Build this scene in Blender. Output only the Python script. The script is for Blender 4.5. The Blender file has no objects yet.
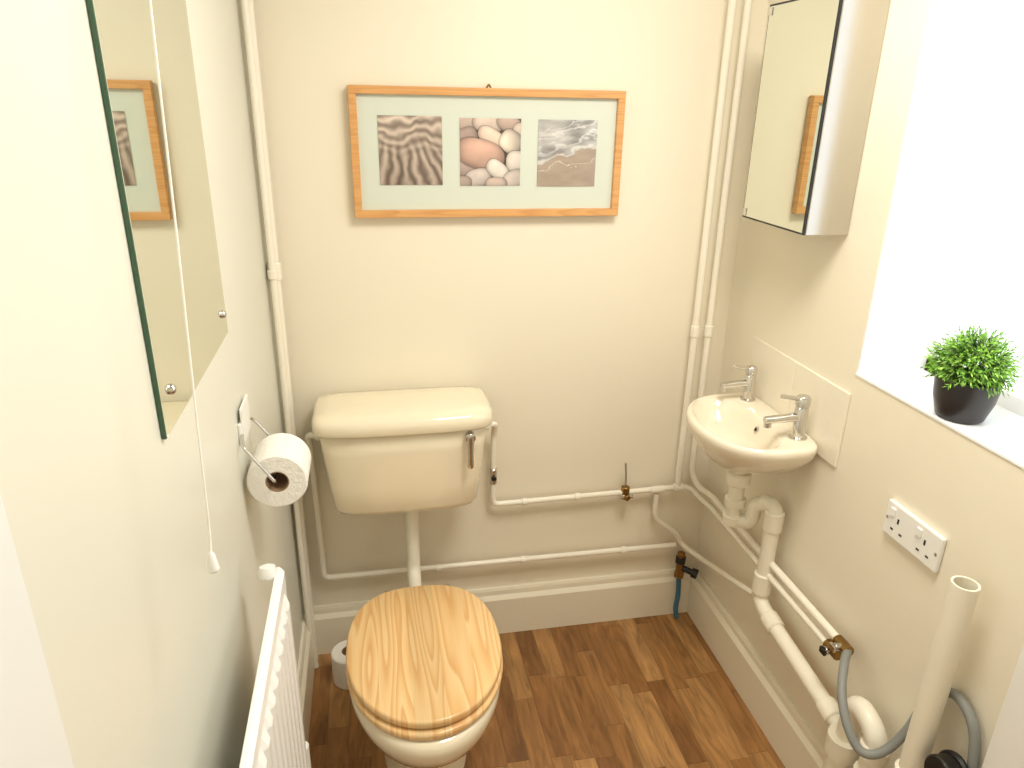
import bpy, bmesh, math, random
import numpy as np
from mathutils import Vector, Matrix
random.seed(7); np.random.seed(7)
S=1.13
sc=bpy.context.scene
sc.view_settings.view_transform='Standard'
sc.view_settings.look='None'
sc.view_settings.exposure=0.0

# ---------------- materials ----------------
def srgb(r,g,b):
    def f(c):
        c/=255.0
        return c/12.92 if c<=.04045 else ((c+.055)/1.055)**2.4
    return (f(r),f(g),f(b),1)
def base(name):
    m=bpy.data.materials.new(name);m.use_nodes=True
    nt=m.node_tree
    return m,nt,nt.nodes["Principled BSDF"]
def mat(name,col,rough=.5,metal=0,bump=0,bscale=60,coat=0,vary=0,vscale=3,emit=None,spec=None):
    m,nt,p=base(name)
    p.inputs["Base Color"].default_value=col
    p.inputs["Roughness"].default_value=rough
    p.inputs["Metallic"].default_value=metal
    p.inputs["Coat Weight"].default_value=coat
    p.inputs["Coat Roughness"].default_value=.06
    if spec is not None:p.inputs["Specular IOR Level"].default_value=spec
    tc=nt.nodes.new("ShaderNodeTexCoord")
    if vary:
        n=nt.nodes.new("ShaderNodeTexNoise");n.inputs["Scale"].default_value=vscale;n.inputs["Detail"].default_value=2
        nt.links.new(tc.outputs["Object"],n.inputs["Vector"])
        mx=nt.nodes.new("ShaderNodeMix");mx.data_type='RGBA'
        mx.inputs[6].default_value=tuple(c*(1-vary) for c in col[:3])+(1,)
        mx.inputs[7].default_value=tuple(min(1,c*(1+vary*.6)) for c in col[:3])+(1,)
        nt.links.new(n.outputs["Fac"],mx.inputs[0]);nt.links.new(mx.outputs[2],p.inputs["Base Color"])
    if bump:
        n=nt.nodes.new("ShaderNodeTexNoise");n.inputs["Scale"].default_value=bscale;n.inputs["Detail"].default_value=2
        nt.links.new(tc.outputs["Object"],n.inputs["Vector"])
        b=nt.nodes.new("ShaderNodeBump");b.inputs["Strength"].default_value=bump;b.inputs["Distance"].default_value=.01
        nt.links.new(n.outputs["Fac"],b.inputs["Height"]);nt.links.new(b.outputs[0],p.inputs["Normal"])
    if emit:
        p.inputs["Emission Color"].default_value=col;p.inputs["Emission Strength"].default_value=emit
    return m
M_wall=mat("cream_paint",srgb(243,235,215),.40,bump=.12,bscale=7,vary=.02,vscale=2)
M_wallL=mat("pale_paint",srgb(229,228,215),.34,bump=.16,bscale=5,vary=.03,vscale=2)
M_trim=mat("cream_gloss_paint",srgb(243,236,216),.28,bump=.05,bscale=30)
M_pipe=mat("pipe_gloss_paint",srgb(247,241,225),.25)
M_plastic=mat("white_plastic",srgb(244,238,220),.35)
M_white=mat("white_gloss",srgb(244,243,238),.3)
M_casing=mat("casing_gloss",srgb(234,236,235),.3)
M_rad=mat("radiator_enamel",srgb(246,246,244),.28)
M_ceil=mat("ceiling_paint",srgb(240,238,230),.8)
M_ceramic=mat("cream_ceramic",srgb(242,231,205),.10,coat=.6)
M_basin=mat("basin_ceramic",srgb(243,233,212),.10,coat=.6)
M_chrome=mat("chrome",srgb(215,213,210),.10,1)
M_steel=mat("stainless_steel",srgb(200,196,188),.20,1)
M_mirror=mat("mirror_glass",srgb(226,230,220),.015,1)
M_green=mat("mirror_edge_glass",srgb(60,95,70),.2)
M_black=mat("black_seal",srgb(25,23,22),.4)
M_pot=mat("black_plastic_pot",srgb(44,42,44),.35)
M_soil=mat("soil",srgb(40,30,22),.9,bump=.5)
M_grey=mat("grey_hose",srgb(138,140,136),.5)
M_brass=mat("brass",srgb(150,120,70),.35,1)
M_blue=mat("blue_plastic",srgb(58,112,140),.4)
M_paper=mat("toilet_paper",srgb(245,242,234),.9,bump=.2,bscale=120)
M_card=mat("cardboard",srgb(150,120,90),.9)
M_mount=mat("mount_card",srgb(216,223,210),.5,coat=.4)
M_tile=mat("tile_glaze",srgb(243,235,217),.15)
M_upvc=mat("upvc",srgb(245,247,248),.35)
M_cord=mat("cord",srgb(248,246,240),.6)
M_fill_lamp=mat("fill_lamp_opal",srgb(255,246,230),.4,emit=1.5)  # glowing dome of the added fill lamp

def wood(name,c1,c2,c3,board,axis_len=1,axis_w=0,scale=1.0,rough=.3,grain=22,offx=0,coat=.3,ring=1.0,lenf=2.2,bvar=.22):
    m,nt,p=base(name);N=nt.nodes;L=nt.links
    tc=N.new("ShaderNodeTexCoord");sp=N.new("ShaderNodeSeparateXYZ");L.new(tc.outputs["Object"],sp.inputs[0])
    def math_(op,a,b=None,c=None):
        n=N.new("ShaderNodeMath");n.operation=op
        for i,v in enumerate([a,b,c]):
            if v is None: continue
            if isinstance(v,(int,float)):n.inputs[i].default_value=v
            else:L.new(v,n.inputs[i])
        return n.outputs[0]
    w=sp.outputs[axis_w];l=sp.outputs[axis_len]
    row=math_('FLOOR',math_('DIVIDE',math_('ADD',w,offx),board))
    wn=N.new("ShaderNodeTexWhiteNoise");wn.noise_dimensions='1D';L.new(row,wn.inputs["W"])
    rnd=wn.outputs["Value"]
    cb=N.new("ShaderNodeCombineXYZ")
    L.new(math_('MULTIPLY',w,grain),cb.inputs[0]);L.new(math_('ADD',math_('MULTIPLY',l,lenf),math_('MULTIPLY',rnd,31)),cb.inputs[1]);L.new(math_('MULTIPLY',rnd,17),cb.inputs[2])
    n1=N.new("ShaderNodeTexNoise");n1.inputs["Scale"].default_value=scale;n1.inputs["Detail"].default_value=1.0;L.new(cb.outputs[0],n1.inputs["Vector"])
    rings=math_('FRACT',math_('MULTIPLY',n1.outputs["Fac"],9*ring))
    rr=N.new("ShaderNodeValToRGB")
    e=rr.color_ramp.elements;e[0].position=0;e[1].position=1;e[0].color=c1;e[1].color=c1;x=e.new(.45);x.color=c2
    x2=e.new(.85);x2.color=c3;L.new(rings,rr.inputs[0])
    n2=N.new("ShaderNodeTexNoise");n2.inputs["Scale"].default_value=6;n2.inputs["Detail"].default_value=4
    cb2=N.new("ShaderNodeCombineXYZ");L.new(math_('MULTIPLY',w,60),cb2.inputs[0]);L.new(math_('MULTIPLY',l,2),cb2.inputs[1]);L.new(rnd,cb2.inputs[2]);L.new(cb2.outputs[0],n2.inputs["Vector"])
    hsv=N.new("ShaderNodeHueSaturation");L.new(rr.outputs[0],hsv.inputs["Color"])
    L.new(math_('ADD',math_('ADD',math_('MULTIPLY',rnd,bvar),1-bvar*.5-.1),math_('MULTIPLY',n2.outputs["Fac"],.2)),hsv.inputs["Value"])
    L.new(hsv.outputs[0],p.inputs["Base Color"])
    p.inputs["Roughness"].default_value=rough;p.inputs["Coat Weight"].default_value=coat;p.inputs["Coat Roughness"].default_value=.12
    return m
M_pine=wood("pine_seat",srgb(238,205,152),srgb(234,194,136),srgb(222,172,112),.064,1,0,1.0,.28,grain=16,offx=.0,ring=1.1,lenf=1.5,bvar=.16)
M_frame=wood("frame_pine",srgb(224,170,108),srgb(220,164,102),srgb(210,152,92),.5,0,2,1.0,.4,grain=30,coat=.1,bvar=0)

def floor_mat():
    m,nt,p=base("oak_strip_laminate");N=nt.nodes;L=nt.links
    tc=N.new("ShaderNodeTexCoord");sp=N.new("ShaderNodeSeparateXYZ");L.new(tc.outputs["Object"],sp.inputs[0])
    def M(op,a,b=None):
        n=N.new("ShaderNodeMath");n.operation=op
        for i,v in enumerate([a,b]):
            if v is None: continue
            if isinstance(v,(int,float)):n.inputs[i].default_value=v
            else:L.new(v,n.inputs[i])
        return n.outputs[0]
    X=sp.outputs[0];Y=sp.outputs[1]
    u=M('DIVIDE',X,.053);row=M('FLOOR',u);fu=M('FRACT',u)
    w1=N.new("ShaderNodeTexWhiteNoise");w1.noise_dimensions='1D';L.new(row,w1.inputs["W"])
    v=M('ADD',M('DIVIDE',Y,.27),M('MULTIPLY',w1.outputs["Value"],7.3));bi=M('FLOOR',v);fv=M('FRACT',v)
    cb=N.new("ShaderNodeCombineXYZ");L.new(row,cb.inputs[0]);L.new(bi,cb.inputs[1])
    w2=N.new("ShaderNodeTexWhiteNoise");w2.noise_dimensions='2D';L.new(cb.outputs[0],w2.inputs["Vector"]);rnd=w2.outputs["Value"]
    cr=N.new("ShaderNodeValToRGB");e=cr.color_ramp.elements
    e[0].color=srgb(138,94,52);e[1].color=srgb(186,140,88);x=e.new(.35);x.color=srgb(154,107,60);x=e.new(.7);x.color=srgb(168,121,71);L.new(rnd,cr.inputs[0])
    g=N.new("ShaderNodeCombineXYZ");L.new(M('ADD',M('MULTIPLY',X,30),M('MULTIPLY',rnd,40)),g.inputs[0]);L.new(M('MULTIPLY',Y,4.5),g.inputs[1]);L.new(M('MULTIPLY',rnd,9),g.inputs[2])
    n=N.new("ShaderNodeTexNoise");n.inputs["Scale"].default_value=1.5;n.inputs["Detail"].default_value=5;n.inputs["Distortion"].default_value=1.2;L.new(g.outputs[0],n.inputs["Vector"])
    gr=N.new("ShaderNodeMapRange");gr.inputs[1].default_value=.3;gr.inputs[2].default_value=.7;gr.inputs[3].default_value=.58;gr.inputs[4].default_value=1.2;L.new(n.outputs["Fac"],gr.inputs[0])
    ga=M('LESS_THAN',fu,.025);gb=M('LESS_THAN',fv,.007);gap=M('MAXIMUM',ga,gb)
    val=M('MULTIPLY',gr.outputs[0],M('SUBTRACT',1,M('MULTIPLY',gap,.35)))
    h=N.new("ShaderNodeHueSaturation");L.new(cr.outputs[0],h.inputs["Color"]);L.new(val,h.inputs["Value"])
    L.new(h.outputs[0],p.inputs["Base Color"]);p.inputs["Roughness"].default_value=.36
    return m
M_floor=floor_mat()
def vc_mat(name,rough=.4,coat=.6):
    m,nt,p=base(name);N=nt.nodes;L=nt.links
    a=N.new("ShaderNodeVertexColor");a.layer_name="Col";L.new(a.outputs[0],p.inputs["Base Color"]);p.inputs["Roughness"].default_value=rough;p.inputs["Coat Weight"].default_value=coat
    return m
M_leaf=vc_mat("leaf_green",.5,0)
M_photo=vc_mat("photo_print",.4,.4)
def glass_mat():
    m=bpy.data.materials.new("window_glass");m.use_nodes=True;nt=m.node_tree;nt.nodes.clear()
    o=nt.nodes.new("ShaderNodeOutputMaterial");t=nt.nodes.new("ShaderNodeBsdfTransparent");g=nt.nodes.new("ShaderNodeBsdfGlossy");g.inputs["Roughness"].default_value=.05
    mx=nt.nodes.new("ShaderNodeMixShader");mx.inputs[0].default_value=.06
    nt.links.new(t.outputs[0],mx.inputs[1]);nt.links.new(g.outputs[0],mx.inputs[2]);nt.links.new(mx.outputs[0],o.inputs[0]);return m
M_glass=glass_mat()

# ---------------- geometry helpers ----------------
def group(name,loc):
    e=bpy.data.objects.new(name,None);e.empty_display_size=.05;e.location=loc
    bpy.context.collection.objects.link(e);return e
def fin(ob,parent,m,smooth=False):
    if m is not None and not ob.data.materials: ob.data.materials.append(m)
    if parent is not None:
        ob.parent=parent;ob.matrix_parent_inverse=Matrix.Translation(-Vector(parent.location))
    if smooth:
        for p in ob.data.polygons:p.use_smooth=True
    return ob
def newmesh(name,bm):
    me=bpy.data.meshes.new(name);bm.normal_update();bm.to_mesh(me);bm.free()
    ob=bpy.data.objects.new(name,me);bpy.context.collection.objects.link(ob);return ob
def boxes(name,lst,m,parent=None,bevel=0):
    bm=bmesh.new()
    for (x0,x1,y0,y1,z0,z1) in lst:
        b2=bmesh.new();bmesh.ops.create_cube(b2,size=1)
        for v in b2.verts:
            v.co=Vector(((x0+x1)/2+v.co.x*(x1-x0),(y0+y1)/2+v.co.y*(y1-y0),(z0+z1)/2+v.co.z*(z1-z0)))
        if bevel:bmesh.ops.bevel(b2,geom=b2.edges[:],offset=bevel,segments=3,profile=.5,affect='EDGES')
        t=bpy.data.meshes.new("t");b2.to_mesh(t);b2.free();bm.from_mesh(t);bpy.data.meshes.remove(t)
    return fin(newmesh(name,bm),parent,m)
def box(name,x0,x1,y0,y1,z0,z1,m,parent=None,bevel=0):
    return boxes(name,[(x0,x1,y0,y1,z0,z1)],m,parent,bevel)
def lathe(name,prof,origin,axis,m,parent=None,n=32,caps=True):
    axis=Vector(axis).normalized();q=axis.to_track_quat('Z','Y');o=Vector(origin)
    bm=bmesh.new();rings=[]
    for r,h in prof:
        rings.append([bm.verts.new(o+q@Vector((r*math.cos(2*math.pi*i/n),r*math.sin(2*math.pi*i/n),h))) for i in range(n)])
    for a,b in zip(rings,rings[1:]):
        for i in range(n):bm.faces.new((a[i],a[(i+1)%n],b[(i+1)%n],b[i]))
    if caps:
        bm.faces.new(rings[0][::-1]);bm.faces.new(rings[-1])
    ob=fin(newmesh(name,bm),parent,m,True)
    md=ob.modifiers.new("e","EDGE_SPLIT");md.split_angle=math.radians(40)
    return ob
def cyl(name,p0,p1,r,m,parent=None,n=28,r2=None,bev=.12):
    p0=Vector(p0);p1=Vector(p1);L=(p1-p0).length;r2=r if r2 is None else r2;b=min(r,r2)*bev
    return lathe(name,[(r-b,0),(r,b),(r2,L-b),(r2-b,L)],p0,p1-p0,m,parent,n)
def fillet(pts,rad,seg=6):
    pts=[Vector(p) for p in pts];out=[pts[0]]
    for a,b,c in zip(pts,pts[1:],pts[2:]):
        d1=(a-b);d2=(c-b);r=min(rad,d1.length*.48,d2.length*.48)
        s=b+d1.normalized()*r;e=b+d2.normalized()*r
        for i in range(seg+1):
            t=i/seg;out.append(s*(1-t)**2+b*2*t*(1-t)+e*t*t)
    out.append(pts[-1]);return out
def tube(name,pts,r,m,parent=None,rad=.03,smoothcurve=False,n=16):
    P=[Vector(p) for p in pts]
    if smoothcurve:
        Q=[]
        for i in range(len(P)-1):
            p0=P[max(i-1,0)];p1=P[i];p2=P[i+1];p3=P[min(i+2,len(P)-1)]
            for k in range(8):
                t=k/8;Q.append(.5*((2*p1)+(p2-p0)*t+(2*p0-5*p1+4*p2-p3)*t*t+(3*p1-p0-3*p2+p3)*t**3))
        Q.append(P[-1]);P=Q
    else:P=fillet(P,rad)
    bm=bmesh.new();rings=[]
    t=(P[1]-P[0]).normalized();nrm=t.orthogonal().normalized()
    for i,p in enumerate(P):
        if i==0:t2=(P[1]-P[0])
        elif i==len(P)-1:t2=P[-1]-P[-2]
        else:t2=(P[i+1]-P[i]).normalized()+(P[i]-P[i-1]).normalized()
        t2.normalize();q=t.rotation_difference(t2);nrm=(q@nrm).normalized();t=t2;bi=t.cross(nrm)
        rings.append([bm.verts.new(p+r*(nrm*math.cos(2*math.pi*k/n)+bi*math.sin(2*math.pi*k/n))) for k in range(n)])
    for a,b in zip(rings,rings[1:]):
        for i in range(n):bm.faces.new((a[i],a[(i+1)%n],b[(i+1)%n],b[i]))
    bm.faces.new(rings[0][::-1]);bm.faces.new(rings[-1])
    ob=fin(newmesh(name,bm),parent,m,True)
    md=ob.modifiers.new("e","EDGE_SPLIT");md.split_angle=math.radians(50)
    return ob
def loft(name,rings,m,parent=None,sub=0,cap0=True,cap1=True,split=None):
    bm=bmesh.new();R=[[bm.verts.new(Vector(p)) for p in r] for r in rings];n=len(R[0])
    for a,b in zip(R,R[1:]):
        for i in range(n):bm.faces.new((a[i],a[(i+1)%n],b[(i+1)%n],b[i]))
    if cap0:bm.faces.new(R[0][::-1])
    if cap1:bm.faces.new(R[-1])
    bmesh.ops.recalc_face_normals(bm,faces=bm.faces[:])
    ob=fin(newmesh(name,bm),parent,m,True)
    if sub:
        md=ob.modifiers.new("s","SUBSURF");md.levels=sub;md.render_levels=sub
    if split:
        md=ob.modifiers.new("e","EDGE_SPLIT");md.split_angle=math.radians(split)
    return ob
def egg(cx,yc,w,af,ab,z,nf=2.0,nb=2.6,N=64):
    out=[]
    for i in range(N):
        t=2*math.pi*i/N;c=math.cos(t);s=math.sin(t)
        e=2/(nf if s<0 else nb)
        x=cx+w*math.copysign(abs(c)**e,c);y=yc+(af if s<0 else ab)*math.copysign(abs(s)**e,s)
        out.append((x,y,z))
    return out

# ---------------- room ----------------
XL=-.012; XR=1.15; YN=-2.05; ZC=2.12; T=.2
WY0,WY1,WZ0,WZ1=-1.50,-.54,.98,1.95
box("floor",XL-T,XR+T,YN-T,T,-.08,0,M_floor)
box("ceiling",XL-T,XR+T,YN-T,T,ZC,ZC+.08,M_ceil)
box("wall_back",XL-T,XR+T,0,T,0,ZC,M_wall)
box("wall_front",XL-T,XR+T,YN-T,YN,0,ZC,M_wall)
DY0,DY1,DZ=-1.965,-1.395,1.77
box("wall_left",XL-T,XL,YN,0,0,ZC,M_wallL)
boxes("wall_right",[(XR,XR+T,YN,0,0,WZ0),(XR,XR+T,YN,0,WZ1,ZC),(XR,XR+T,WY1,0,WZ0,WZ1),(XR,XR+T,YN,WY0,WZ0,WZ1)],M_wall)
d=group("door_1",(XL+.006,(DY0+DY1)/2,0))
box("door_leaf",XL+.0005,XL+.008,DY0,DY1,.005,DZ,M_white,d,.001)
for i,(a,b) in enumerate([(.12,.75),(.9,1.62)]):
    boxes("door_panel_%d"%(i+1),[(XL+.008,XL+.012,DY0+.1,DY1-.1,a,b)],M_white,d,.0015)
cyl("door_handle",(XL+.008,DY0+.06,.85),(XL+.05,DY0+.06,.85),.012,M_chrome,d)
boxes("trim_1",[(XL+.0005,XL+.014,DY1+.0005,DY1+.085,0,DZ+.085),(XL+.0005,XL+.014,DY0-.06,DY0-.0005,0,DZ+.085),(XL+.0005,XL+.014,DY0,DY1,DZ+.0005,DZ+.085)],M_casing,None,.003)
def skirting(name,p0,p1,nrm,h=.155,th=.02):
    p0=Vector(p0);p1=Vector(p1);nrm=Vector(nrm)
    prof=[(0.0005,0.0005),(th,0.0005),(th,h*.78),(th*.8,h*.82),(th*.55,h*.86),(th*.5,h*.95),(th*.35,h),(0.0005,h)]
    return loft(name,[[p+nrm*a+Vector((0,0,b)) for a,b in prof] for p in (p0,p1)],M_trim,split=15)
skirting("baseboard_back",(XL+.0,-.0,0),(XR,-.0,0),(0,-1,0))
skirting("baseboard_right",(XR,-.021,0),(XR,-1.04,0),(-1,0,0))
skirting("baseboard_left",(XL,-.021,0),(XL,DY1+.086,0),(1,0,0))
# window
w=group("window_1",(XR+.15,(WY0+WY1)/2,(WZ0+WZ1)/2))
XW=XR+.15
fr=.035
boxes("frame",[(XW,XW+.04,WY0,WY1,WZ0,WZ0+fr),(XW,XW+.04,WY0,WY1,WZ1-fr,WZ1),(XW,XW+.04,WY0,WY0+fr,WZ0,WZ1),(XW,XW+.04,WY1-fr,WY1,WZ0,WZ1),(XW,XW+.04,-1.04,-1.00,WZ0,WZ1)],M_upvc,w,.003)
box("pane",XW+.018,XW+.022,WY0+.02,WY1-.02,WZ0+.02,WZ1-.02,M_glass,w)
boxes("reveal",[(XR+.001,XW,WY1-.004,WY1,WZ0,WZ1),(XR+.001,XW,WY0,WY0+.004,WZ0,WZ1),(XR+.001,XW,WY0,WY1,WZ1-.004,WZ1)],M_upvc,w)
box("window_sill",XR-.002,XW,WY0,WY1,WZ0-.001,WZ0+.006,M_upvc,w,.002)
box("pipe_boxing",XR-.03,XR-.0005,-1.45,-1.042,0.0005,.93,M_white,None,.003)

# ---------------- toilet ----------------
CX=.289
t=group("toilet",(CX,-.4,0))
def E(w,y0,y1,z,nf=2.0,nb=2.6,k=.5):
    yc=y0+(y1-y0)*k
    return egg(CX,yc,w,yc-y0,y1-yc,z,nf,nb)
yF,yB=-.70,-.275
rings=[E(.100,-.52,-.20,.001,2.6,3),E(.100,-.52,-.20,.012,2.6,3),E(.092,-.51,-.205,.03,2.4,3),E(.086,-.505,-.21,.12,2.2,3),E(.098,-.56,-.21,.18,2.1,2.6),
 E(.128,-.640,-.21,.225,2,2.4),E(.152,-.692,-.215,.275,2,2.2),E(.161,-.712,-.22,.31,2,2.1),E(.163,-.716,-.225,.33,2,2.0),E(.162,-.714,-.23,.345,2,2.0),E(.156,-.705,-.235,.354,2,2.0),
 E(.118,-.645,-.30,.354),E(.112,-.635,-.31,.345),E(.105,-.62,-.33,.30),E(.07,-.56,-.38,.22),E(.03,-.50,-.44,.18)]
loft("pan",rings,M_ceramic,t)
def slab(name,w,y0,y1,z0,z1,m,r=.005,hole=None,dome=0):
    R=[E(w-r,y0+r,y1-r,z0),E(w-r*.3,y0+r*.3,y1-r*.3,z0+r*.3),E(w,y0,y1,z0+r),E(w,y0,y1,z1-r),E(w-r*.3,y0+r*.3,y1-r*.3,z1-r*.3),E(w-r,y0+r,y1-r,z1)]
    if hole:
        R+= [E(hole+.004,y0+.055,y1-.085,z1),E(hole,y0+.06,y1-.09,z1-.004),E(hole,y0+.06,y1-.09,z0+.002),E(hole+.002,y0+.058,y1-.088,z0)]
        R.append(R[0]);
        return loft(name,R,m,t,cap0=False,cap1=False)
    R+=[E(w*.5,y0+(y1-y0)*.25,y1-(y1-y0)*.25,z1+dome)]
    return loft(name,R,m,t)
slab("seat",.165,yF-.004,yB-.0,.357,.373,M_pine,.005,hole=.105)
slab("lid",.163,yF+.005,yB-.003,.377,.3945,M_pine,.005,dome=.0015)
for s in (-1,1):
    cyl("hinge_%d"%(1 if s<0 else 2),(CX+s*.06-.018,yB+.006,.372),(CX+s*.06+.018,yB+.006,.372),.007,M_chrome,t)
    cyl("hinge_post_%d"%(1 if s<0 else 2),(CX+s*.06,yB+.006,.345),(CX+s*.06,yB+.006,.37),.006,M_chrome,t)
tube("flush_pipe",[(CX,-.10,.56),(CX,-.10,.30),(CX,-.24,.29)],.0175,M_plastic,t,rad=.05)
cyl("flush_nut",(CX,-.10,.525),(CX,-.10,.55),.026,M_plastic,t)
cyl("flush_cone",(CX,-.175,.296),(CX,-.235,.29),.026,M_plastic,t)
CC=.277
def RR(hw,y0,y1,z,n=7,N=72,bow=.012,cx=CC):
    out=[];yc=(y0+y1)/2;hd=(y1-y0)/2
    for i in range(N):
        a=2*math.pi*(i+.5)/N;c=math.cos(a);s=math.sin(a);e=2/n
        x=hw*math.copysign(abs(c)**e,c);y=hd*math.copysign(abs(s)**e,s)
        if s<0:y-=bow*(1-(x/hw)**2)
        out.append((cx+x,yc+y,z))
    return out
loft("cistern_body",[RR(.154,-.150,-.035,.529),RR(.167,-.163,-.024,.533),RR(.175,-.171,-.02,.547),RR(.183,-.178,-.02,.61),RR(.192,-.186,-.02,.70),RR(.197,-.188,-.02,.766)],M_ceramic,t)
loft("cistern_lid",[RR(.200,-.192,-.018,.757),RR(.208,-.200,-.012,.757),RR(.210,-.203,-.010,.761),RR(.210,-.203,-.010,.779),RR(.207,-.199,-.013,.790),RR(.199,-.190,-.02,.797),RR(.17,-.165,-.04,.801),RR(.08,-.13,-.07,.8025)],M_ceramic,t)
cyl("lever_boss",(CC+.150,-.186,.738),(CC+.150,-.212,.738),.012,M_chrome,t)
loft("lever_handle",[[(CC+.150+a*w_,-.210-b*.005,z_) for a,b in ((-1,-1),(1,-1),(1,1),(-1,1))] for z_,w_ in ((.752,.007),(.738,.011),(.715,.008),(.69,.0075),(.668,.009),(.658,.007))],M_chrome,t,sub=2)

# ---------------- spare roll & roll holder ----------------
def paper_roll(name,c,axis,L,R,parent=None):
    g=group(name,c) if parent is None else parent
    c=Vector(c);ax=Vector(axis).normalized()
    p=[(.021,0),(R-.003,0),(R,.003),(R,L-.003),(R-.003,L),(.021,L),(.0195,L),(.0195,0),(.021,0)]
    lathe("roll_paper",p,c,ax,M_paper,g,48,caps=False)
    lathe("roll_core",[(.0196,.0005),(.0196,L-.0005),(.0175,L-.0005),(.0175,.0005),(.0196,.0005)],c,ax,M_card,g,32,caps=False)
    return g
paper_roll("toilet_paper_roll",(.108,-.125,0.001),(0,0,1),.092,.047)
h=group("toilet_roll_holder",(XL,-.56,.93))
paper_roll("x",(.045,-.592,.865),(0,1,0),.092,.050,h)
box("backplate",XL,XL+.006,-.57,-.49,.925,.965,M_white,h,.002)
box("cover_flap",XL+.005,XL+.009,-.565,-.495,.93,.99,M_white,h,.0015)
tube("wire",[(XL+.006,-.568,.945),(XL+.012,-.604,.938),(.043,-.606,.874),(.043,-.600,.872),(.043,-.49,.872),(.043,-.486,.876),(XL+.012,-.486,.938),(XL+.006,-.495,.945)],.0028,M_chrome,h,rad=.008)

# ---------------- picture ----------------
pf=group("picture_frame",(.5,-.012,1.358))
fx0,fx1,fz0,fz1=.190,.813,1.220,1.500;fw=.017
boxes("moulding",[(fx0,fx1,-.026,-.004,fz1-fw,fz1),(fx0,fx1,-.026,-.004,fz0,fz0+fw),(fx0,fx0+fw,-.026,-.004,fz0+fw,fz1-fw),(fx1-fw,fx1,-.026,-.004,fz0+fw,fz1-fw)],M_frame,pf,.0012)
box("mount_board",fx0+.008,fx1-.008,-.015,-.005,fz0+.008,fz1-.008,M_mount,pf)
tube("hanging_hook",[(.492,-.012,1.500),(.497,-.012,1.508),(.502,-.012,1.500)],.002,M_brass,pf,rad=.003)
def noise2(n,seed,oct=4,ax=1,ay=1,k0=3):
    rng=np.random.RandomState(seed);out=np.zeros((n,n));amp=1
    X,Y=np.meshgrid(np.linspace(0,1,n),np.linspace(0,1,n))
    for o in range(oct):
        k=k0*2**o;g=rng.rand(int(k*ay)+2,int(k*ax)+2)
        x=X*(int(k*ax));y=Y*(int(k*ay));xi=x.astype(int);yi=y.astype(int);fx=x-xi;fy=y-yi;fx=fx*fx*(3-2*fx);fy=fy*fy*(3-2*fy)
        v=g[yi,xi]*(1-fx)*(1-fy)+g[yi,xi+1]*fx*(1-fy)+g[yi+1,xi]*(1-fx)*fy+g[yi+1,xi+1]*fx*fy
        out+=v*amp;amp*=.5
    return out/ (2-2*.5**oct)
n=150;GX,GY=np.meshgrid(np.linspace(0,1,n),np.linspace(0,1,n))
def mixc(a,b,t):t=np.clip(t,0,1)[...,None];return np.array(a)*(1-t)+np.array(b)*t
def pic_sand():
    nz=noise2(n,1,3);nw=noise2(n,12,3,1,1,4);nf=noise2(n,2,6)
    r1=np.sin((GY**1.3)*34+nz*13+np.sin(GX*6)*1.4)
    ang=(GX-.30)/(1.5-GY)
    r2=np.sin(ang*46+nw*4+nz*5)
    k=1/(1+np.exp((GY-.50+.25*(nz-.5))*14));r=r1*(1-k)*.75+r2*k
    v=np.clip(.5+.5*r,0,1)**.8;v=v*.66+nf*.38
    return mixc((84,70,62),(230,212,196),v*(0.80+.36*GY))
def pic_shore():
    nz=noise2(n,5,5,1,2);nf=noise2(n,6,6,1,3)
    sea=mixc((122,120,120),(210,208,204),nf*1.6-.25)
    sand=mixc((150,132,118),(188,170,154),nf)
    e=.40+.22*GX+ (nz-.5)*.35
    c=np.where((GY>e)[...,None],sea,sand)
    for off,wd in ((0,.035),(.15,.03),(.30,.03),(-.2,.012),(.42,.02)):
        d_=np.abs(GY-(e+off+.25*(nf-.5)));k=np.clip(1-d_/wd,0,1)[...,None]*.75*np.clip(nz*1.8,0,1)[...,None];c=c*(1-k)+np.array((240,240,238))*k
    return c
def pic_pebbles():
    nf=noise2(n,9,6);c=np.ones((n,n,3))*np.array((92,74,66))
    P=[(.08,.93,.24,.15,0,(182,162,150)),(.45,.92,.24,.14,-10,(194,176,164)),(.80,.93,.2,.13,-20,(178,156,144)),(1.0,.78,.14,.16,0,(198,182,170)),
     (.08,.70,.22,.15,25,(166,144,136)),(.52,.72,.24,.13,-28,(210,186,170)),(.84,.66,.17,.19,60,(204,190,176)),
     (.10,.28,.2,.15,0,(174,154,146)),(.34,.47,.40,.22,-14,(194,158,142)),(.93,.36,.17,.17,0,(216,206,196)),(.30,.12,.22,.14,10,(192,180,174)),(.62,.24,.20,.13,-35,(220,210,200)),(.90,.10,.18,.14,20,(192,180,172)),(.60,.03,.18,.1,0,(182,164,154)),(.05,.05,.14,.1,0,(172,154,144))]
    for x,y,a,b,r,col in P:
        th=math.radians(r);dx=(GX-x);dy=(GY-y);u=(dx*math.cos(th)+dy*math.sin(th))/a;v=(-dx*math.sin(th)+dy*math.cos(th))/b
        q=np.abs(u)**2.5+np.abs(v)**2.5;ins=q<1
        sh=(1.08-.30*q**2+.14*v-.06*u)*(.86+.28*nf)
        sh2=sh[...,None]*np.array(col);c=np.where(ins[...,None],sh2,np.where((q<1.2)[...,None],c*.78,c))
    return c
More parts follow.
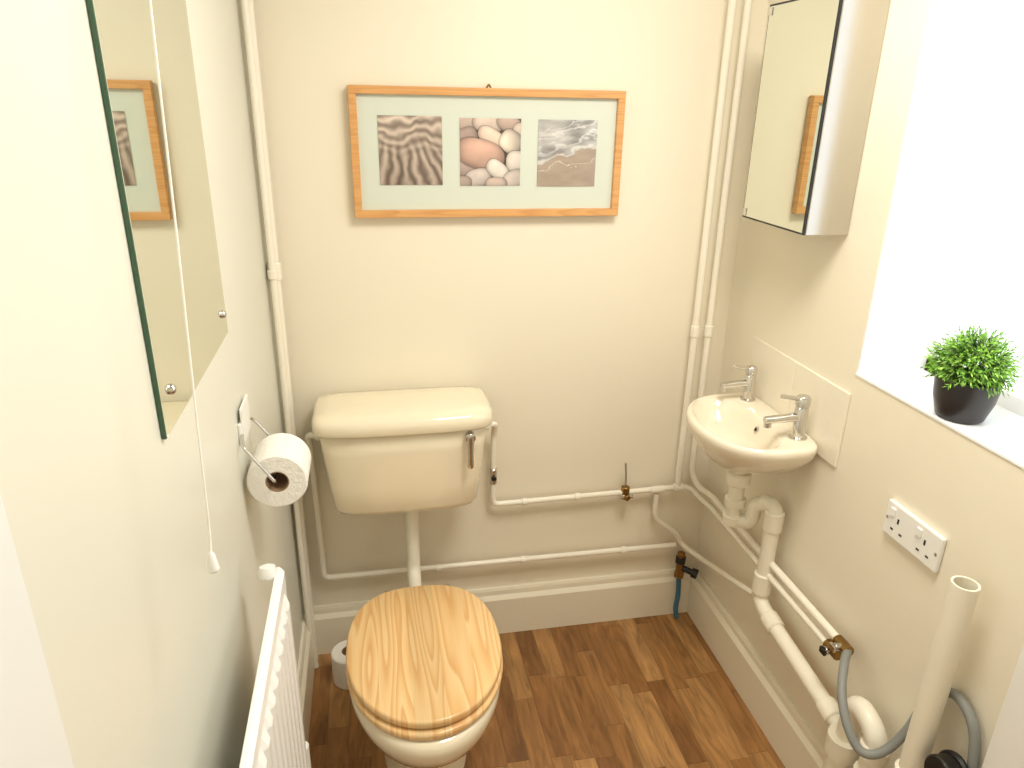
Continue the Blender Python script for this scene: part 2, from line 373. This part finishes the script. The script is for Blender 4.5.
def picture(name,x0,x1,z0,z1,arr):
    arr=np.clip(arr,0,255)/255.;lin=np.where(arr<=.04045,arr/12.92,((arr+.055)/1.055)**2.4)
    y=-.0165
    vs=[(x0+(x1-x0)*GX[j,i],y,z0+(z1-z0)*GY[j,i]) for j in range(n) for i in range(n)]
    fs=[(j*n+i,j*n+i+1,(j+1)*n+i+1,(j+1)*n+i) for j in range(n-1) for i in range(n-1)]
    me=bpy.data.meshes.new(name);me.from_pydata(vs,[],fs)
    ca=me.color_attributes.new("Col",'FLOAT_COLOR','POINT')
    col=np.ones((n*n,4));col[:,:3]=lin.reshape(-1,3);ca.data.foreach_set("color",col.ravel())
    ob=bpy.data.objects.new(name,me);bpy.context.collection.objects.link(ob);fin(ob,pf,M_photo)
picture("photo_sand_ripples",.250,.391,1.292,1.440,pic_sand())
picture("photo_pebbles",.431,.571,1.290,1.437,pic_pebbles())
picture("photo_shoreline",.612,.752,1.288,1.436,pic_shore())

# ---------------- wall mirror (left) ----------------
mr=group("wall_mirror",(XL,-.77,1.45))
my0,my1,mz0,mz1=-.965,-.573,1.125,1.80
box("mirror_backing_glass",XL+.0003,XL+.0055,my0,my1,mz0,mz1,M_green,mr,.0008)
box("mirror_face",XL+.0056,XL+.0062,my0+.0015,my1-.0015,mz0+.0015,mz1-.0015,M_mirror,mr)
for i,(y,z) in enumerate([(my0+.042,mz0+.042),(my1-.028,mz0+.038),(my0+.042,mz1-.04),(my1-.028,mz1-.04)]):
    lathe("dome_screw_%d"%(i+1),[(.0065,0),(.006,.003),(.004,.005),(.001,.006)],(XL+.0062,y,z),(1,0,0),M_chrome,mr,20)
pc=group("light_pull_cord",(.05,-1.05,1.5))
tube("cord_string",[(.05,-.93,ZC-.03),(.05,-.96,1.8),(.05,-1.004,1.545),(.05,-1.028,1.368),(.05,-1.055,1.20),(.05,-1.070,1.084),(.05,-1.079,1.05)],.0011,M_cord,pc,smoothcurve=True,n=8)
lathe("cord_toggle",[(.001,.02),(.0035,.017),(.0055,.004),(.0062,0),(.004,-.003)],(.05,-1.080,1.033),(0,0,1),M_white,pc,20)
cyl("ceiling_switch",(.05,-.93,ZC-.03),(.05,-.93,ZC-.0005),.03,M_white,pc)

# ---------------- radiator (single panel) ----------------
r=group("radiator",(.05,-.95,.55))
ry0,ry1,rz0,rz1=-1.30,-.700,.27,.770
dx=.0140
pitch=.033
bm=bmesh.new()
pts=[(ry0,.038),(ry0+.006,.044)]
yy=ry0+.012
while yy+pitch<ry1-.006:
    pts+=[(yy,.044),(yy+.008,.0515),(yy+.022,.0515),(yy+.030,.044)];yy+=pitch
pts+=[(ry1-.006,.044),(ry1,.038)]
def zrow(z,flat):return [bm.verts.new(((.044 if (flat and x>.044) else x)+dx,y_,z)) for y_,x in pts]
R_=[[bm.verts.new((.036+dx,y_,rz0)) for y_,x in pts],zrow(rz0+.006,True),zrow(rz0+.03,True),zrow(rz0+.045,False),zrow(rz1-.045,False),zrow(rz1-.03,True),zrow(rz1-.006,True),[bm.verts.new((.036+dx,y_,rz1)) for y_,x in pts]]
for a,b in zip(R_,R_[1:]):
    for i in range(len(pts)-1):bm.faces.new((a[i],a[i+1],b[i+1],b[i]))
fin(newmesh("front_panel",bm),r,M_rad)
box("back_panel",.031+dx,.0375+dx,ry0+.001,ry1-.001,rz0+.001,rz1+.001,M_rad,r,.002)
boxes("wall_bracket",[(XL+.0005,.033+dx,ry0+.08,ry0+.10,rz0+.02,rz0+.06),(XL+.0005,.033+dx,ry1-.12,ry1-.10,rz0+.02,rz0+.06),(XL+.0005,.033+dx,ry0+.08,ry0+.10,rz1-.30,rz1-.26),(XL+.0005,.033+dx,ry1-.12,ry1-.10,rz1-.30,rz1-.26)],M_rad,r)
lathe("bleed_valve_cap",[(.006,0),(.014,.002),(.015,.01),(.012,.02),(.004,.023)],(.034,ry1-.018,rz1-.008),(0,.25,1),M_white,r,24)
tube("radiator_tail",[(.045,ry1-.005,rz0+.03),(.045,ry1+.04,rz0+.03),(.045,ry1+.04,.002)],.007,M_pipe,r,rad=.01)
cyl("lockshield_valve",(.045,ry1+.04,rz0+.0),(.045,ry1+.04,rz0+.075),.014,M_white,r)

# ---------------- medicine cabinet ----------------
cb=group("mirror_cabinet",(XR,-.32,1.45))
cx0=1.050;cy0,cy1,cz0,cz1=-.438,-.190,1.238,1.668
box("cabinet_body",cx0+.006,XR-.0005,cy0,cy1,cz0,cz1,M_steel,cb,.002)
box("door_edge",cx0+.0012,cx0+.0055,cy0+.001,cy1-.001,cz0+.001,cz1-.001,M_black,cb)
box("door_mirror",cx0,cx0+.002,cy0+.0035,cy1-.005,cz0+.005,cz1-.005,M_mirror,cb)
for i,(y,z) in enumerate([(cy1-.012,cz0+.014),(cy1-.012,cz1-.014)]):
    box("hinge_clip_%d"%(i+1),cx0-.002,cx0+.004,y-.006,y+.006,z-.008,z+.008,M_chrome,cb,.001)

# ---------------- splashback, basin, taps ----------------
boxes("splashback_tiles",[(XR-.006,XR-.0003,-.346,-.155,.775,.940),(XR-.006,XR-.0003,-.540,-.3475,.775,.940)],M_tile,None,.0015)
bs=group("wash_basin",(1.05,-.345,.80))
BY=-.345
def BR(x0,x1,ry,z,nf=2.1,nb=5,N=72,k=.62,yc=BY):
    xc=x0+(x1-x0)*k;out=[]
    for i in range(N):
        a=2*math.pi*i/N;c=math.cos(a);s=math.sin(a);nn=nf if c<0 else nb;e=2/nn
        rx=(xc-x0) if c<0 else (x1-xc)
        out.append((xc+rx*math.copysign(abs(c)**e,c),yc+ry*math.copysign(abs(s)**e,s),z))
    return out
xb=XR-.0065
loft("bowl",[BR(1.005,1.085,.035,.692,2,2),BR(.985,1.11,.06,.697,2,2.5),BR(.96,xb-.01,.10,.717,2,3),BR(.935,xb,.138,.747,2,4),BR(.923,xb,.157,.770),BR(.917,xb,.165,.785),BR(.917,xb,.166,.796),BR(.920,xb,.163,.802),BR(.926,xb-.004,.158,.804),
   BR(.934,1.088,.145,.8025,2.1,2.4,k=.55),BR(.938,1.082,.140,.799,2.1,2.4,k=.55),BR(.944,1.076,.131,.785,2.1,2.4,k=.55),BR(.955,1.066,.110,.755,2.1,2.4,k=.55),BR(.975,1.05,.07,.732,2,2,k=.5),BR(1.0,1.035,.022,.727,2,2,k=.5)],M_basin,bs)
lathe("plughole",[(.0,.0),(.018,.0),(.02,.002),(.014,.003),(.012,-.004),(0.0005,-.004)],(1.017,BY,.7275),(0,0,1),M_chrome,bs,24,caps=False)
lathe("overflow",[(.0075,0),(.0075,.002),(.005,.002),(.005,0.0005),(.0003,.0005)],(1.0725,BY,.778),(-1,0,.35),M_chrome,bs,20,caps=False)
cyl("overflow_hole",(1.0722,BY,.7777),(1.0712,BY,.7782),.0048,M_black,bs)
def tap(i,x,y,ang,k=1.2):
    d=Vector((-math.cos(ang),math.sin(ang),0));o=Vector((x,y,.803))
    lathe("tap_%d_body"%i,[(.015*k,0),(.015*k,.003),(.0108*k,.005),(.0105*k,.052*k),(.009*k,.054*k),(.0115*k,.056*k),(.0115*k,.069*k),(.009*k,.072*k),(.001,.0725*k)],o,(0,0,1),M_chrome,bs,28)
    cyl("tap_%d_spout"%i,o+Vector((0,0,.037*k)),o+Vector((0,0,.034*k))+d*.062*k,.0075*k,M_chrome,bs,r2=.0065*k)
    cyl("tap_%d_nozzle"%i,o+d*.056*k+Vector((0,0,.037*k)),o+d*.056*k+Vector((0,0,.022*k)),.0062*k,M_chrome,bs)
    cyl("tap_%d_lever"%i,o+Vector((0,0,.066*k)),o+Vector((0,0,.074*k))+d*.040*k,.0036*k,M_chrome,bs)
tap(1,1.108,-.228,.0,1.2);tap(2,1.110,-.446,.0,1.35)
# waste / trap
wa=group("basin_waste_trap",(1.04,-.36,.6))
cyl("waste_tail",(1.045,BY,.690),(1.045,BY,.655),.019,M_plastic,wa)
cyl("waste_nut",(1.045,BY,.672),(1.045,BY,.640),.028,M_plastic,wa)
cyl("trap_neck",(1.045,BY,.645),(1.045,BY,.60),.018,M_plastic,wa)
tube("trap_bend",[(1.045,BY,.61),(1.045,BY,.545),(1.078,BY-.03,.545),(1.078,BY-.03,.60),(1.105,BY-.055,.61)],.0175,M_plastic,wa,rad=.022)
lathe("trap_cap",[(.016,0),(.024,.004),(.024,.024),(.02,.028)],(1.045,BY,.53),(0,0,1),M_plastic,wa,14)
cyl("trap_nut",(1.045,BY,.58),(1.045,BY,.604),.025,M_plastic,wa,n=14)
tube("waste_downpipe",[(1.092,BY-.04,.612),(1.108,-.415,.612),(1.108,-.415,.35),(1.108,-.47,.335),(1.108,-.775,.297)],.018,M_plastic,wa,rad=.025)
cyl("downpipe_socket",(1.108,-.415,.55),(1.108,-.415,.60),.0225,M_plastic,wa)
cyl("elbow_socket_1",(1.108,-.415,.43),(1.108,-.415,.375),.0225,M_plastic,wa)
cyl("elbow_socket_2",(1.108,-.46,.338),(1.108,-.50,.331),.0225,M_plastic,wa)
cyl("run_coupling",(1.108,-.70,.307),(1.108,-.74,.302),.0225,M_plastic,wa)
sp_=group("waste_standpipe",(1.10,-.9,.3))
SY=-.945
lathe("standpipe",[(.017,.30),(.017,.598),(.0205,.598),(.0205,0),(.017,0)],(1.10,SY,.19),(0,0,1),M_plastic,sp_,32,caps=False)
cyl("standpipe_socket",(1.10,SY,.40),(1.10,SY,.345),.026,M_plastic,sp_)
cyl("standpipe_nut",(1.10,SY,.27),(1.10,SY,.31),.028,M_plastic,sp_,n=16)
tube("standpipe_trap",[(1.10,SY,.20),(1.10,SY,.13),(1.10,SY+.085,.13),(1.10,SY+.085,.385),(1.10,SY+.155,.405),(1.10,SY+.16,.27)],.021,M_plastic,sp_,rad=.04)
cyl("trap_ring_1",(1.10,SY+.085,.27),(1.10,SY+.085,.30),.027,M_plastic,sp_,n=16)
cyl("trap_ring_2",(1.10,SY+.085,.335),(1.10,SY+.085,.365),.027,M_plastic,sp_,n=16)
cyl("soil_stub",(1.10,SY+.16,.001),(1.10,SY+.16,.27),.027,M_plastic,sp_)
cyl("soil_collar",(1.10,SY+.16,.26),(1.10,SY+.16,.31),.033,M_plastic,sp_)

# ---------------- pipework ----------------
pr=.0078
lp=group("heating_riser_pipes",(.0,-.04,1.0))
tube("left_riser",[(.004,-.034,ZC-.001),(.004,-.034,.001)],.0125,M_pipe,lp)
tube("left_riser_thin",[(.004,-.066,ZC-.001),(.004,-.066,.165),(.012,-.066,.001)],.0075,M_pipe,lp)
cyl("left_coupling",(.004,-.034,1.085),(.004,-.034,1.125),.0158,M_pipe,lp)
cyl("left_coupling_2",(.004,-.066,1.095),(.004,-.066,1.115),.0112,M_pipe,lp)
op=group("overflow_pipe",(.5,-.03,.26))
tube("lower_run",[(.078,-.06,.70),(.046,-.06,.705),(.046,-.03,.66),(.052,-.03,.265),(1.06,-.03,.260)],pr,M_pipe,op,rad=.018)
cyl("cistern_inlet_nut_1",(.080,-.06,.70),(.066,-.06,.703),.013,M_plastic,op)
for i,(x_,z_) in enumerate([(.60,.262),(.90,.260),(.36,.262)]):
    cyl("pipe_clip_%d"%(i+1),(x_-.007,-.03,z_),(x_+.007,-.03,z_),.0105,M_pipe,op,n=16)
pw=group("cold_water_pipe",(.8,-.03,.45))
tube("upper_run",[(.480,-.07,.705),(.512,-.06,.705),(.512,-.03,.66),(.512,-.03,.449),(1.033,-.03,.455)],pr,M_pipe,pw,rad=.018)
cyl("isolating_valve",(.512,-.03,.515),(.512,-.03,.56),.0105,M_chrome,pw)
cyl("isolating_valve_screw",(.512,-.04,.535),(.512,-.047,.535),.007,M_black,pw)
cyl("cistern_inlet_nut_2",(.476,-.072,.705),(.492,-.068,.705),.013,M_plastic,pw)
for i,(x_,z_) in enumerate([(.75,.452),(.60,.450)]):
    cyl("pipe_clip_%d"%(i+1),(x_-.007,-.03,z_),(x_+.007,-.03,z_),.0105,M_pipe,pw,n=16)
cyl("tee_1",(.965,-.03,.453),(1.005,-.03,.453),.0105,M_pipe,pw)
tube("stub_pipe",[(.889,-.030,.452),(.889,-.030,.500),(.884,-.030,.545)],.0032,M_chrome,pw)
cyl("stub_valve",(.889,-.032,.435),(.889,-.032,.472),.0125,M_brass,pw,n=8)
cyl("stub_valve_handle",(.870,-.045,.447),(.908,-.045,.447),.0055,M_chrome,pw)
cyl("stub_valve_spindle",(.889,-.032,.447),(.889,-.056,.447),.008,M_brass,pw)
cr_=group("corner_riser_pipes",(1.07,-.03,1.2))
tube("corner_riser_1",[(1.046,-.03,ZC-.001),(1.046,-.03,.455)],.0092,M_pipe,cr_)
tube("corner_riser_2",[(1.084,-.03,ZC-.001),(1.084,-.03,.50),(1.10,-.05,.462),(1.115,-.10,.462),(1.115,-.687,.462)],.0088,M_pipe,cr_,rad=.02)
tube("right_run_low",[(1.040,-.03,.455),(1.085,-.03,.452),(1.105,-.07,.432),(1.112,-.12,.432),(1.112,-.663,.432)],pr,M_pipe,cr_,rad=.02)
for i,x_ in enumerate((1.046,1.084)):
    cyl("riser_coupling_%d"%(i+1),(x_,-.03,.905),(x_,-.03,.935),.0118,M_pipe,cr_)
cyl("tee_2",(1.034,-.03,.455),(1.063,-.03,.455),.0118,M_pipe,cr_)
dp=group("drain_cock_pipe",(1.07,-.03,.3))
tube("drop_pipe",[(.985,-.03,.440),(.985,-.03,.36),(1.06,-.03,.30),(1.08,-.03,.26),(1.11,-.10,.255),(1.112,-.30,.315),(1.110,-.385,.345)],pr,M_pipe,dp,rad=.03)
cyl("valve_body",(1.080,-.036,.235),(1.080,-.036,.15),.012,M_brass,dp,n=10)
cyl("valve_nut_1",(1.080,-.036,.20),(1.080,-.036,.222),.0165,M_black,dp,n=6)
cyl("valve_nut_2",(1.080,-.036,.15),(1.080,-.036,.168),.0155,M_brass,dp,n=6)
cyl("valve_arm",(1.080,-.036,.185),(1.112,-.062,.178),.009,M_black,dp)
cyl("valve_cap",(1.108,-.059,.179),(1.122,-.070,.176),.015,M_black,dp,n=10)
tube("blue_tail",[(1.080,-.036,.155),(1.083,-.040,.09),(1.078,-.045,.04),(1.083,-.05,.012)],.0075,M_blue,dp,smoothcurve=True)
# washing machine valves & hose
wv=group("washing_machine_hose",(1.1,-.8,.4))
for i,(z_,y_) in enumerate([(.462,-.688),(.432,-.664)]):
    cyl("valve_%d"%(i+1),(1.114,y_,z_),(1.114,y_-.04,z_),.0125,M_brass,wv,n=10)
    cyl("valve_%d_outlet"%(i+1),(1.114,y_-.022,z_),(1.092,y_-.022,z_+.002),.0085,M_steel,wv)
    box("valve_%d_lever"%(i+1),1.086,1.093,y_-.030,y_-.012,z_-.006,z_+.008,M_black if i else M_steel,wv,.002)
tube("hose",[(1.112,-.725,.462),(1.085,-.755,.462),(1.055,-.80,.435),(1.045,-.845,.40),(1.055,-.878,.375),(1.085,-.893,.385),(1.115,-.902,.44),(1.130,-.912,.515),(1.1345,-.950,.567),(1.1345,-1.000,.545),(1.132,-1.024,.46),(1.132,-1.027,.36),(1.13,-1.028,.2),(1.128,-1.028,.012)],.0085,M_grey,wv,smoothcurve=True)
bp=group("hose_connector",(1.10,-1.01,.47))
cyl("connector_body",(1.108,-1.008,.463),(1.078,-1.008,.468),.027,M_black,bp)
cyl("connector_flange",(1.118,-1.008,.461),(1.106,-1.008,.463),.033,M_black,bp)

# ---------------- electrical socket ----------------
so=group("double_wall_socket",(XR,-.777,.766))
sy0,sy1,sz0,sz1=-.846,-.708,.731,.799
box("faceplate",XR-.010,XR-.0003,sy0,sy1,sz0,sz1,M_white,so,.003)
for k_,yc in enumerate((-.743,-.811)):
    box("rocker_%d"%(k_+1),XR-.013,XR-.009,yc+.010,yc+.022,sz1-.026,sz1-.010,M_white,so,.0012)
    boxes("pin_holes_%d"%(k_+1),[(XR-.0106,XR-.0095,yc-.002,yc+.002,sz1-.034,sz1-.024),(XR-.0106,XR-.0095,yc-.015,yc-.008,sz0+.016,sz0+.0195),(XR-.0106,XR-.0095,yc+.008,yc+.015,sz0+.016,sz0+.0195)],M_black,so)
    lathe("fixing_screw_%d"%(k_+1),[(.003,0),(.003,.0008),(.001,.001)],(XR-.010,yc+(.028 if k_==0 else -.028),(sz0+sz1)/2),(-1,0,0),M_chrome,so,12)

# ---------------- potted plant ----------------
pp=group("potted_plant",(1.192,-.765,WZ0))
px,py,pz=1.188,-.765,WZ0+.0065
lathe("pot",[(.001,0),(.034,0),(.037,.003),(.0465,.035),(.0500,.066),(.0505,.072),(.047,.072),(.046,.064),(.001,.062)],(px,py,pz),(0,0,1),M_pot,pp,40,caps=False)
cyl("soil",(px,py,pz+.058),(px,py,pz+.065),.045,M_soil,pp)
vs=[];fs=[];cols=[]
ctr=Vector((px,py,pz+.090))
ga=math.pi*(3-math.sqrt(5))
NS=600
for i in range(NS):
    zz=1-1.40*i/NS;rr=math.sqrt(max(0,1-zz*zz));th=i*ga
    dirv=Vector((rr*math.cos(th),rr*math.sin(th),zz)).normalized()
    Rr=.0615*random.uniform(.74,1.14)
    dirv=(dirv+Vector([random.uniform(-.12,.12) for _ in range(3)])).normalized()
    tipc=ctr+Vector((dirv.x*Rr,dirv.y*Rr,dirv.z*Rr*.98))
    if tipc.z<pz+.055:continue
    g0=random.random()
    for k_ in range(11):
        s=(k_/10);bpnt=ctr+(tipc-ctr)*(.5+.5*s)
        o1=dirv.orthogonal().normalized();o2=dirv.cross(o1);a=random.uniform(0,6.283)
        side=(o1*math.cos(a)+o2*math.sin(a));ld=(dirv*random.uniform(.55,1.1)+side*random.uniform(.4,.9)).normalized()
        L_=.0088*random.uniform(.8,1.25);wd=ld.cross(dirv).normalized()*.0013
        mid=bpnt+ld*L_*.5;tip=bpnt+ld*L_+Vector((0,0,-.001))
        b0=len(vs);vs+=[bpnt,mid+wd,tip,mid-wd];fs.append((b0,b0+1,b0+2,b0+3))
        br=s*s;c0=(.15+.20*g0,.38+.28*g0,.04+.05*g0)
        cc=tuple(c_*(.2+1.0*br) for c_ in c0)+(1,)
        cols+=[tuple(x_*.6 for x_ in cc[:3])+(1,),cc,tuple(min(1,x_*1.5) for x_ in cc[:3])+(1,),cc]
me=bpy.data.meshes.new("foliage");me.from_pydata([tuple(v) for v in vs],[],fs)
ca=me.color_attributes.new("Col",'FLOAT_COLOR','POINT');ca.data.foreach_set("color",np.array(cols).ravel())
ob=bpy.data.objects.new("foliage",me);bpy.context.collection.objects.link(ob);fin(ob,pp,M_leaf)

# ---------------- fill lamp added on the ceiling, out of view ----------------
LX,LY=.74,-.92
cl=group("added_fill_lamp",(LX,LY,ZC))
cyl("fill_lamp_base",(LX,LY,ZC-.02),(LX,LY,ZC-.0005),.12,M_white,cl)
lathe("fill_lamp_dome",[(.11,0),(.108,-.02),(.09,-.045),(.05,-.062),(.001,-.067)],(LX,LY,ZC-.02),(0,0,1),M_fill_lamp,cl,36,caps=False)

# ---------------- scale scene to real metres ----------------
bpy.context.view_layer.update()
for ob in [o for o in bpy.context.scene.objects if o.parent is None]:
    ob.location=Vector(ob.location)*S;ob.scale=(S,S,S)

# ---------------- lights ----------------
def area(name,loc,rot,sx,sy,power,col,portal=False):
    l=bpy.data.lights.new(name,'AREA');l.shape='RECTANGLE';l.size=sx*S;l.size_y=sy*S;l.energy=power;l.color=col
    o=bpy.data.objects.new(name,l);o.location=Vector(loc)*S;o.rotation_euler=rot;bpy.context.collection.objects.link(o)
    if portal:l.cycles.is_portal=True
    return o
area("window_portal",(XW+.05,(WY0+WY1)/2,(WZ0+WZ1)/2),(0,math.radians(90),0),WZ1-WZ0,WY1-WY0,1,(1,1,1),True)
area("added_fill_light",(LX,LY,ZC-.10),(0,0,0),.45,.45,20,(1,.945,.85))  # added warm fill to brighten the room, source out of view
wd=bpy.data.worlds.new("World");sc.world=wd;wd.use_nodes=True
bg=wd.node_tree.nodes["Background"];bg.inputs[0].default_value=(.95,.98,1,1);bg.inputs[1].default_value=2.0

# ---------------- camera ----------------
p_,y_,r_=math.radians(21.2),math.radians(11.27),math.radians(1.09)
sp,cp,sy,cy=math.sin(p_),math.cos(p_),math.sin(y_),math.cos(y_)
F=Vector((sy*cp,cy*cp,-sp));R=Vector((cy,-sy,0));U=Vector((sy*sp,cy*sp,cp))
R2=R*math.cos(r_)+U*math.sin(r_);U2=U*math.cos(r_)-R*math.sin(r_)
c=bpy.data.cameras.new("camera");c.sensor_fit='HORIZONTAL';c.sensor_width=36;c.lens=725.5/1024*36;c.clip_start=.01
co=bpy.data.objects.new("camera",c);bpy.context.collection.objects.link(co)
mw=Matrix.Identity(4)
for i in range(3):
    mw[i][0]=R2[i];mw[i][1]=U2[i];mw[i][2]=-F[i]
mw.translation=Vector((.21994,-1.7302,1.47078))*S
co.matrix_world=mw
sc.camera=co
